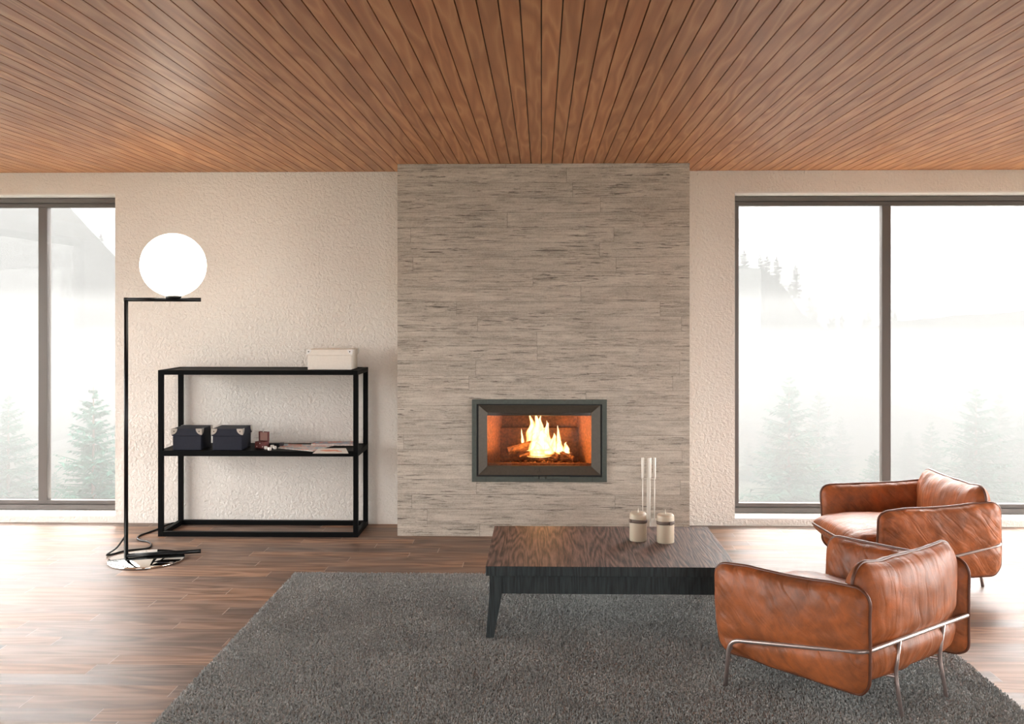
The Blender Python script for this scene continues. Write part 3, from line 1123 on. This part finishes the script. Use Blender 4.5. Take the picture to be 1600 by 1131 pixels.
# candles
def candle(u, v, label, rz):
    q = atz(u, v, TZT)
    r = tag(empty('candle', (q.x, q.y + .043, TZT + .0005), rz), label, 'candle', 'candles on the coffee table')
    R, H = .0432, .140
    prof = [(0, 0), (R * .96, 0), (R, .003), (R, H - .014), (R * .97, H - .006), (R * .86, H), (R * .5, H + .001), (.006, H - .001), (0, H - .001)]
    MB().lathe(prof, 48).build('wax', M_WAX, r)
    z0 = .092
    m = MB()
    n = 48
    vs, fs = [], []
    for k in range(n):
        a = 2 * PI * k / n
        wob = .0015 * math.sin(a * 2 + rz)
        for (rr, zz) in ((R + .0008, z0 + wob), (R + .0024, z0 + .008 + wob), (R + .0008, z0 + .017 + wob), (R - .001, z0 + .017 + wob), (R - .001, z0 + wob)):
            vs.append((rr * math.cos(a), rr * math.sin(a), zz))
    for k in range(n):
        q_ = (k + 1) % n
        for i in range(5):
            j = (i + 1) % 5
            fs.append((k * 5 + i, q_ * 5 + i, q_ * 5 + j, k * 5 + j))
    m.add(vs, fs, 0, True)
    # loose overlapping ribbon end on the left side
    m.box((-R - .007, -.010, z0 + .001), (-R + .002, .004, z0 + .016))
    m.build('ribbon', M_RIBBON, r)
    MB().tube([(0, 0, H - .002), (.0005, 0, H + .012), (.001, .0005, H + .024)], [.0034, .0016, .0009], 8).build('wick', simple('waxed_wick', (.75, .70, .62), .5), r)


candle(998.5, 847.3, 'cream pillar candle farther from the armchairs', .4)
candle(1041.5, 850.3, 'cream pillar candle nearer the armchairs', 2.0)

# ------------------------------------------------------------------ rug
RX0, RX1, RY0, RY1 = -1.40, 1.80, 2.55, 5.425
rug = tag(empty('rug', ((RX0 + RX1) / 2, (RY0 + RY1) / 2, 0)), 'large charcoal grey shaggy rug under the coffee table', 'rug')
RI = Matrix.Translation(-Vector(rug.location))
MB().box((RX0, RY0, .0005), (RX1, RY1, .008), 0, RI).build('backing', M_RUG, rug)
N = 420000
bx = rng.uniform(RX0, RX1, N) - rug.location.x
by = rng.uniform(RY0, RY1, N) - rug.location.y
ang = rng.uniform(0, 2 * PI, N)
lean = rng.uniform(.1, .9, N) * .007
wd = rng.uniform(.0018, .0030, N)
hh = rng.uniform(.012, .0185, N)
ca, sa = np.cos(ang), np.sin(ang)
# lean direction: perpendicular-ish to the blade
la = ang + PI / 2 + rng.uniform(-.6, .6, N)
lx, ly = np.cos(la) * lean, np.sin(la) * lean
V = np.zeros((N, 4, 3), np.float32)
V[:, 0] = np.stack([bx - ca * wd, by - sa * wd, np.full(N, .006)], 1)
V[:, 1] = np.stack([bx + ca * wd, by + sa * wd, np.full(N, .006)], 1)
V[:, 2] = np.stack([bx + lx + ca * wd * .7, by + ly + sa * wd * .7, hh], 1)
V[:, 3] = np.stack([bx + lx - ca * wd * .7, by + ly - sa * wd * .7, hh], 1)
me = bpy.data.meshes.new('pile')
me.vertices.add(N * 4)
me.vertices.foreach_set('co', V.ravel())
me.loops.add(N * 4)
me.loops.foreach_set('vertex_index', np.arange(N * 4, dtype=np.int32))
me.polygons.add(N)
me.polygons.foreach_set('loop_start', np.arange(0, N * 4, 4, dtype=np.int32))
me.polygons.foreach_set('loop_total', np.full(N, 4, np.int32))
me.materials.append(M_RUG)
me.update(calc_edges=True)
pile = bpy.data.objects.new('pile', me)
COL.objects.link(pile)
pile.parent = rug
pile['kind'] = 'stuff'


# ------------------------------------------------------------------ armchairs
def outline(L, H, r, n=10, sub=6):
    """closed rounded rectangle in (a, b)"""
    pts = []
    cs = [(L / 2 - r, H / 2 - r, 0), (-L / 2 + r, H / 2 - r, 1), (-L / 2 + r, -H / 2 + r, 2), (L / 2 - r, -H / 2 + r, 3)]
    for (x, y, q) in cs:
        arc = [(x + r * math.cos(PI / 2 * (q + k / n)), y + r * math.sin(PI / 2 * (q + k / n))) for k in range(n + 1)]
        if pts:
            p0, p1 = pts[-1], arc[0]
            pts += [(p0[0] + (p1[0] - p0[0]) * k / sub, p0[1] + (p1[1] - p0[1]) * k / sub) for k in range(1, sub)]
        pts += arc
    p0, p1 = pts[-1], pts[0]
    pts += [(p0[0] + (p1[0] - p0[0]) * k / sub, p0[1] + (p1[1] - p0[1]) * k / sub) for k in range(1, sub)]
    return pts


def cushion(name, parent, L, H, T, r, warp, wrinkle, k=3.0, T2=None, na=56, nb=40, seam=True, flat=.5):
    """stuffed panel: a along L, b along H, thickness along w; warp maps (a, b, w) to chair space"""
    m = MB()
    T2 = T if T2 is None else T2
    na, nb = 84, 60

    def shape(a, b):
        x, y = a * L / 2, b * H / 2
        dx = (abs(x) - (L / 2 - r)) / r
        dy = (abs(y) - (H / 2 - r)) / r
        if dx > 0 and dy > 0:
            ex = dx * math.sqrt(1 - dy * dy / 2)
            ey = dy * math.sqrt(1 - dx * dx / 2)
            x = math.copysign(L / 2 - r + r * ex, x)
            y = math.copysign(H / 2 - r + r * ey, y)
        return x, y

    for side in (1, -1):
        vs, fs = [], []
        for i in range(na + 1):
            a = math.sin(PI / 2 * (2 * i / na - 1))
            for j in range(nb + 1):
                b = math.sin(PI / 2 * (2 * j / nb - 1))
                x, y = shape(a, b)
                env = max(0.0, (1 - abs(a) ** k) * (1 - abs(b) ** k))
                h = (T if side > 0 else T2) / 2 * env ** flat
                edge = 1 - min(1.0, env * 1.4)
                h += wrinkle(x, y, side, edge) * min(1.0, env * 6)
                vs.append(warp(x, y, side * h))
        n = nb + 1
        for i in range(na):
            for j in range(nb):
                q = (i * n + j, (i + 1) * n + j, (i + 1) * n + j + 1, i * n + j + 1)
                fs.append(q if side > 0 else tuple(reversed(q)))
        m.add(vs, fs, 0, True)
    o = m.build(name, M_LEATHER[{'armrest': 'arm', 'backrest': 'back'}.get(name, 'seat')], parent)
    if seam:
        pts = [warp(x, y, 0) for x, y in outline(L, H, r)]
        MB().tube(pts, .0072, 8, 0, False, True).build('piping', M_PIPING, o)
    return o


def ridg(x, y, z=0.0):
    return 1 - 2 * abs(mn.noise(Vector((x, y, z))))


def make_chair(name, loc, rz, label):
    root = tag(empty(name, loc, rz), label, 'armchair', 'leather armchairs')
    zr_r, zr_f = .286, .193

    def rail_z(y):
        return zr_r + (zr_f - zr_r) * y / .545

    # arms
    for s in (-1, 1):
        L, H = .680, .385

        def warp(a, b, w, s=s):
            y = a + .328                                # -.012 ... .67
            f = (y + .012) / .68
            z = b + .302 + .010 * (1 - f) - .004 * math.sin(PI * f) - .022 * f * (b > 0) * (b / .19)
            x = .338 + .030 * f * f + w
            zr = rail_z(max(0, y))
            if w > 0:
                x -= .012 * math.exp(-((z - zr) / .022) ** 2) * min(1, w / .05)
            x += .016 * (b / .19) * f                   # arms open slightly outward at the top
            wz = .0045 * mn.noise(Vector((y * 9, z * 9, 3 + s))) + .0025 * mn.noise(Vector((y * 24, z * 24, 8 + s)))
            wx = .005 * mn.noise(Vector((y * 8, z * 8, 13 + s)))
            return (s * (x + wx), y + .6 * wz, z + wz)

        def wr(x, y, side, edge, s=s):
            u, v = (x + y * .75), (y - x * .75)
            u, v = (x - y), (x + y)
            q = .0065 * ridg(u * 8 + 3 * s, v * 2.0, side) * (.5 + .9 * edge) + .003 * mn.noise(Vector((x * 20, y * 20, side + s)))
            q += .0045 * edge * ridg(x * 24, y * 24, 3 + side)
            return q

        cushion('armrest', root, L, H, .135, .060, warp, wr, 3.2)
    # back
    def warp_b(a, b, w):
        z = b + .352
        f = (z - .15) / .41
        y = .060 - w * 1.0 + .012 * (1 - f)
        if w > 0:
            y += .020 * math.exp(-((z - .286) / .03) ** 2) * min(1, w / .06)
        wz = .005 * mn.noise(Vector((a * 9, z * 9, 23))) + .0025 * mn.noise(Vector((a * 26, z * 26, 28)))
        return (a, y + .7 * wz, z + wz + .012 * (a / .33) ** 2 * (b > 0))

    def wr_b(x, y, side, edge):
        q = .006 * ridg(x * 13 + y * 2, y * 2.2, 7 + side) * (.15 + 1.1 * edge) + .0025 * mn.noise(Vector((x * 22, y * 14, side)))
        return q

    cushion('backrest', root, .665, .43, .185, .075, warp_b, wr_b, 3.0, .20)
    # seat
    def warp_s(a, b, w):
        y = b + .435
        f = (y - .1) / .66
        return (a, y, .262 + w + .012 * f - .008 * (w < 0))

    def wr_s(x, y, side, edge):
        return .005 * ridg(x * 12, y * 4, 11 + side) * (.3 + edge) + .003 * mn.noise(Vector((x * 16, y * 16, 4)))

    cushion('seat', root, .60, .67, .175, .07, warp_s, wr_s, 3.4, .15)
    # tube frame
    R = .0085
    fr = MB()
    pts = fillet([(-.438, .566, .006), (-.436, .548, zr_f), (-.366, -.010, zr_r), (.366, -.010, zr_r), (.436, .548, zr_f), (.438, .566, .006)], [.05, .045, .045, .05], 8)
    fr.tube(pts, R, 14)
    rail = fr.build('rail', M_CHROME, root)
    for s in (-1, 1):
        MB().tube(fillet([(s * .151, -.012, zr_r), (s * .150, .004, .155), (s * .152, -.024, .006)], .03, 6), R * .92, 12).build('rear_leg', M_CHROME, root)
        MB().tube(fillet([(s * .151, .000, .150), (s * .165, .25, .118), (s * .20, .56, .140)], .05, 6), R * .8, 10).build('seat_support', M_CHROME, root)
    MB().tube(fillet([(-.434, .552, .150), (-.33, .60, .150), (.33, .60, .150), (.434, .552, .150)], .06, 8), R * .9, 12).build('front_bar', M_CHROME, root)
    MB().tube(fillet([(-.300, .50, .196), (-.30, .672, .215), (.385, .672, .215), (.415, .56, .196)], .05, 8), R * .9, 12).build('front_bar', M_CHROME, root)
    return root


chairA = make_chair('armchair', (1.425, 3.656, .003), .665, 'cognac leather armchair seen from behind, nearest the viewer on the rug')
chairB = dup(chairA, (2.36, 5.42, -.006), 1.669)
tag(chairB, 'cognac leather armchair by the window, its seat facing the coffee table', 'armchair', 'leather armchairs')

# ------------------------------------------------------------------ outdoors
t = NT('meadow')
n = t.noise(t.coord(), .8, 4)
t.p(color=t.ramp(n, [(.3, (.045, .055, .03)), (.7, (.085, .09, .06))]), rough=.95)
M_GROUND = t.m


def gz_at(x, y):
    d = max(abs(x) - 7.0, y - 7.6, -4.5 - y, 0)
    return -.22 - 2.9 * (1 - math.exp(-d / 5.0)) + .35 * mn.noise(Vector((x * .15, y * .15, 0))) * min(1, d / 4)


m = MB()
n = 90
vs, fs = [], []
for i in range(n + 1):
    for j in range(n + 1):
        x, y = -60 + 120 * i / n, -50 + 130 * j / n
        vs.append((x, y, gz_at(x, y)))
for i in range(n):
    for j in range(n):
        a = i * (n + 1) + j
        fs.append((a, a + n + 1, a + n + 2, a + 1))
m.add(vs, fs, 0, True)
struct(m.build('ground', M_GROUND))

# added, unseen terrace strip under the front windows, bounces daylight onto the ceiling
m = MB()
m.box((-5.4, YW + TW + .01, -.32), (5.8, 8.02, -.12))
struct(m.build('reflector', simple('pale_bounce', (.62, .58, .50), .9, grain=.06)), 'added unseen pale terrace strip outside the windows', 'reflector')

# wooded ridge
HY = 52.0


def ridge(x):
    # silhouette height (m) at distance HY, from the photograph's skyline
    P = [(-40, 15), (-30, 11.5), (-26.5, 6.6), (-24.2, 4.6), (-22, 3.0), (-18, 2.0), (-10, 1.2), (0, 2.2), (10, 3.6), (12.6, 3.4), (13.4, 1.7), (14.5, .6), (16, .2), (19, .5), (24, 1.0), (40, 2)]
    for (a, b) in zip(P[:-1], P[1:]):
        if a[0] <= x <= b[0]:
            return a[1] + (b[1] - a[1]) * (x - a[0]) / (b[0] - a[0])
    return 2


M_NEEDLE = simple('spruce_needles', (.030, .085, .060), .8, spec=.15, grain=.4)
M_BARK = simple('spruce_bark', (.10, .075, .055), .9)
m = MB()
vs, fs = [], []
nx = 80
for i in range(nx + 1):
    x = -40 + 80 * i / nx
    h = ridge(x) + EYE - 1.2
    for k, (yy, f) in enumerate(((HY - 14, 0), (HY - 7, .45), (HY, 1.0), (HY + 10, .7))):
        vs.append((x, yy, -3.6 + (h + 3.6) * f + .4 * mn.noise(Vector((x * .3, yy * .3, 2)))))
for i in range(nx):
    for k in range(3):
        a = i * 4 + k
        fs.append((a, a + 4, a + 5, a + 1))
m.add(vs, fs, 0, True)
struct(m.build('hillside', simple('forest_floor', (.012, .018, .013), 1.0, spec=0.0)))


def spruce_mesh(H, seed, whorls=22, spread=.30, twigs=15):
    rnd = random.Random(seed)
    fol = MB()
    V_, F_ = [], []
    for w in range(whorls):
        f = w / (whorls - 1)
        z = H * (.06 + .90 * f ** .92)
        blen = H * spread * (1 - f) ** .82 * rnd.uniform(.75, 1.1) + .04 * H * (1 - f) + .02 * H
        nb = int(9 - 4 * f)
        a0 = rnd.random() * 6
        for b in range(nb):
            a = a0 + 2 * PI * b / nb + rnd.uniform(-.3, .3)
            bl = blen * rnd.uniform(.6, 1.1)
            droop = rnd.uniform(.05, .55) * (1 - f) - .25 * f
            d = Vector((math.cos(a), math.sin(a), 0))
            sd = Vector((-math.sin(a), math.cos(a), 0))
            base = Vector((0, 0, min(H * .97, z + H * rnd.uniform(-.022, .022))))
            for q in range(twigs):
                s = .12 + .88 * q / (twigs - 1)
                p = base + d * bl * s + Vector((0, 0, -droop * bl * s + .22 * bl * s * s))
                tl = bl * (.34 * (1 - s * .75)) + .012 * H
                for sgn in (-1, 1):
                    e = p + (sd * sgn * rnd.uniform(.55, 1.0) + d * rnd.uniform(.3, .7) + Vector((0, 0, rnd.uniform(-.75, .35)))) * tl
                    wv = Vector((rnd.uniform(-1, 1), rnd.uniform(-1, 1), rnd.uniform(-.6, .6))).normalized() * (.006 * H + .04 * tl)
                    o = len(V_)
                    V_ += [p - wv, p + wv, e]
                    F_.append((o, o + 1, o + 2))
            o = len(V_)
            tip = base + d * bl + Vector((0, 0, -droop * bl + .22 * bl))
            V_ += [base + Vector((0, 0, .008 * H)), base - Vector((0, 0, .008 * H)), tip]
            F_.append((o, o + 1, o + 2))
    fol.add(V_, F_)
    tr = MB()
    tr.tube([(0, 0, -.2), (0, 0, H * .5), (0, 0, H)], [H * .018, H * .010, H * .002], 7)
    return fol, tr


kinds = []
for i, (sp, wh) in enumerate(((.36, 22), (.27, 19), (.40, 24))):
    kinds.append(spruce_mesh(1.0, 40 + i, wh, sp))
kind_roots = [None] * 3


def spruce(kind, loc, height, rz, label, group):
    if kind_roots[kind] is None:
        r = empty('spruce_tree', loc, rz)
        kinds[kind][0].build('foliage', M_NEEDLE, r)
        kinds[kind][1].build('trunk', M_BARK, r)
        kind_roots[kind] = r
    else:
        r = dup(kind_roots[kind], loc, rz)
    r.scale = (height,) * 3
    tag(r, label, 'tree', group)
    return r


spots = [  # u, tip v, distance, kind
    (146, 603, 14.0, 0, 'broad spruce filling the pane left of the floor lamp'),
    (13, 612, 17.2, 1, 'slender spruce in the outermost left pane, taller than its neighbour'),
    (42, 690, 20, 1, 'short thin spruce beside the mullion of the left window'),
    (196, 665, 19.5, 2, 'spruce partly hidden by the wall edge behind the floor lamp'),
    (-30, 650, 18.5, 2, 'bushy spruce at the far left edge of the left window'),
    (86, 735, 18, 2, 'low young spruce at the foot of the broad spruce behind the left window'),
    (1233, 583, 18.5, 0, 'tallest spruce in the pane right of the chimney'),
    (1279, 605, 22, 1, 'second tallest spruce, thin topped, in the pane right of the chimney'),
    (1314, 648, 25.5, 1, 'thin spruce near the mullion of the window behind the armchairs'),
    (1198, 652, 26.0, 2, 'spruce between the tallest one and the window edge near the chimney'),
    (1170, 690, 25, 0, 'short spruce seen at the window edge nearest the chimney'),
    (1368, 700, 18.5, 2, 'low spruce seen just behind the mullion above the far armchair'),
    (1525, 603, 18.8, 0, 'tallest spruce seen above the far armchair backrest'),
    (1562, 610, 22.3, 1, 'slim spruce at the far right edge of the picture'),
    (1455, 655, 22, 1, 'thin spruce just right of the mullion above the far armchair'),
    (1420, 672, 25.5, 2, 'small spruce between the mullion and the thin spruce above the far armchair'),
    (1600, 640, 25.2, 2, 'wide spruce cut by the right picture edge'),
]
for i, (u, v, d, kd, lab) in enumerate(spots):
    tip = aty(u, v, d)
    g = gz_at(tip.x, d) - .1
    spruce(kd, (tip.x, d, g), tip.z - g, i * 1.3, lab, 'young spruces in the mist')
# far trees along the ridge
rnd = random.Random(5)
far = []
for row in range(3):
    for u in list(range(68, 190, 42)) + list(range(1140, 1425, 44)):
        far.append((u + row * 14 + rnd.uniform(-5, 5), HY - 2.4 * row + rnd.uniform(-.3, .3)))
for i, (u, yy) in enumerate(far):
    x = aty(u, 480, HY).x
    h = ridge(x) + EYE - 1.2
    spruce(1, (x, yy, h - 1.1 - .12 * (HY - yy)), rnd.uniform(1.7, 2.5), rnd.random() * 6,
           'faint far conifer on the misty ridge', 'far conifers on the misty ridge')

# mist banks on the slope
def mist_volume(t, ext, albedo):
    sc = t.n('ShaderNodeVolumeScatter', {'Color': (1, 1, .985), 'Density': ext * albedo, 'Anisotropy': 0.0})
    ab = t.n('ShaderNodeVolumeAbsorption', {'Color': (0, 0, 0), 'Density': ext * (1 - albedo)})
    ad = t.n('ShaderNodeAddShader', {0: sc.outputs[0], 1: ab.outputs[0]})
    t.t.links.new(ad.outputs[0], t.out.inputs['Volume'])


for (zb_, zt, ext, alb, lab) in ((-4.4, 1.1, .120, .19, 'lowest and densest mist layer around the young spruces outside the windows'),
                       (1.104, 1.75, .062, .155, 'middle mist layer drifting just above the young spruces'),
                       (1.754, 2.6, .026, .12, 'thin uppermost mist layer above the young spruces')):
    t = NT('mist')
    t.t.nodes.remove(t.b)
    mist_volume(t, ext, alb)
    m = MB()
    m.box((-28, 8.2, zb_), (28, 27.5, zt))
    tag(m.build('mist', t.m), lab, 'mist', 'mist layers on the slope', 'stuff')
t = NT('ridge_mist')
t.t.nodes.remove(t.b)
mist_volume(t, .17, .235)
m = MB()
m.box((-50, 29.5, -6), (50, 45, 9.5))
tag(m.build('mist', t.m), 'far mist bank veiling the wooded ridge', 'mist', kind='stuff')

# ------------------------------------------------------------------ light
w = bpy.data.worlds.new('overcast_sky')
scene.world = w
w.use_nodes = True
nt = w.node_tree
bg = nt.nodes['Background']
tc = nt.nodes.new('ShaderNodeTexCoord')
sp_ = nt.nodes.new('ShaderNodeSeparateXYZ')
nt.links.new(tc.outputs['Generated'], sp_.inputs[0])


def wmath(op, a, b, clamp=False):
    nd = nt.nodes.new('ShaderNodeMath')
    nd.operation = op
    nd.use_clamp = clamp
    for i, v in enumerate((a, b)):
        if isinstance(v, bpy.types.NodeSocket):
            nt.links.new(v, nd.inputs[i])
        else:
            nd.inputs[i].default_value = v
    return nd.outputs[0]


SKY = 16.0
side = wmath('ADD', wmath('MULTIPLY', wmath('POWER', wmath('ABSOLUTE', sp_.outputs[0], 0.0), 1.5), .92), wmath('MULTIPLY', wmath('POWER', wmath('MAXIMUM', sp_.outputs[0], 0.0), 1.5), .5))
zen = wmath('MULTIPLY', wmath('MAXIMUM', sp_.outputs[2], 0.0), 1.2)
front = wmath('POWER', wmath('MAXIMUM', sp_.outputs[1], 0.0), 2.0)
st = wmath('ADD', wmath('ADD', wmath('ADD', .20, wmath('MULTIPLY', front, .45)), wmath('MULTIPLY', side, .58)), zen)
nt.links.new(wmath('MULTIPLY', st, SKY), bg.inputs['Strength'])
bg.inputs['Color'].default_value = (1.0, .985, .96, 1)


def area(name, loc, rot, sx, sy, portal=True, power=0, col=(1, 1, 1)):
    l = bpy.data.lights.new(name, 'AREA')
    l.shape = 'RECTANGLE'
    l.size, l.size_y = sx, sy
    l.energy = power
    l.color = col
    if portal:
        l.cycles.is_portal = True
    o = bpy.data.objects.new(name, l)
    COL.objects.link(o)
    o.location = loc
    o.rotation_euler = rot
    return o


zc, hz = (WZ0 + WZ1) / 2, WZ1 - WZ0
area('window_portal', ((WIN1[0] + WIN1[1]) / 2, YW + TW + .02, zc), (-PI / 2, 0, 0), WIN1[1] - WIN1[0], hz)
area('window_portal', ((WIN2[0] + WIN2[1]) / 2, YW + TW + .02, zc), (-PI / 2, 0, 0), WIN2[1] - WIN2[0], hz)
area('window_portal', (XL - TW - .02, sum(SIDE) / 2, zc), (0, -PI / 2, 0), hz, SIDE[1] - SIDE[0])
area('window_portal', (XR + TW + .02, sum(SIDE) / 2, zc), (0, PI / 2, 0), hz, SIDE[1] - SIDE[0])
for (a, b) in REAR:
    area('window_portal', ((a + b) / 2, YF - TW - .02, zc), (PI / 2, 0, 0), b - a, hz)


def point(name, loc, power, col, r):
    l = bpy.data.lights.new(name, 'POINT')
    l.energy = power
    l.color = col
    l.shadow_soft_size = r
    o = bpy.data.objects.new(name, l)
    COL.objects.link(o)
    o.location = loc
    return o


fp = aty(845, 690, LY)
point('fire_glow', (fp.x, LY - .02, fp.z + .02), 60, (1, .45, .12), .05)

# ------------------------------------------------------------------ camera, colour
cam = bpy.data.cameras.new('camera')
cam.sensor_width = 36
cam.sensor_fit = 'HORIZONTAL'
cam.lens = FPX / 1600 * 36
cam.shift_x = (800 - PCX) / 1600
cam.shift_y = (VY - 565.5) / 1600
cam.clip_end = 300
co = bpy.data.objects.new('camera', cam)
COL.objects.link(co)
co.location = (0, 0, EYE)
co.rotation_euler = (PI / 2, 0, PSI)
scene.camera = co
scene.view_settings.view_transform = 'Standard'
scene.view_settings.look = 'None'
scene.view_settings.gamma = 1
scene.view_settings.exposure = 0.0
scene.cycles.max_bounces = 10
scene.cycles.diffuse_bounces = 6
scene.cycles.transparent_max_bounces = 16
scene.cycles.volume_bounces = 1
scene.cycles.sample_clamp_indirect = 8
scene.cycles.use_denoising = True
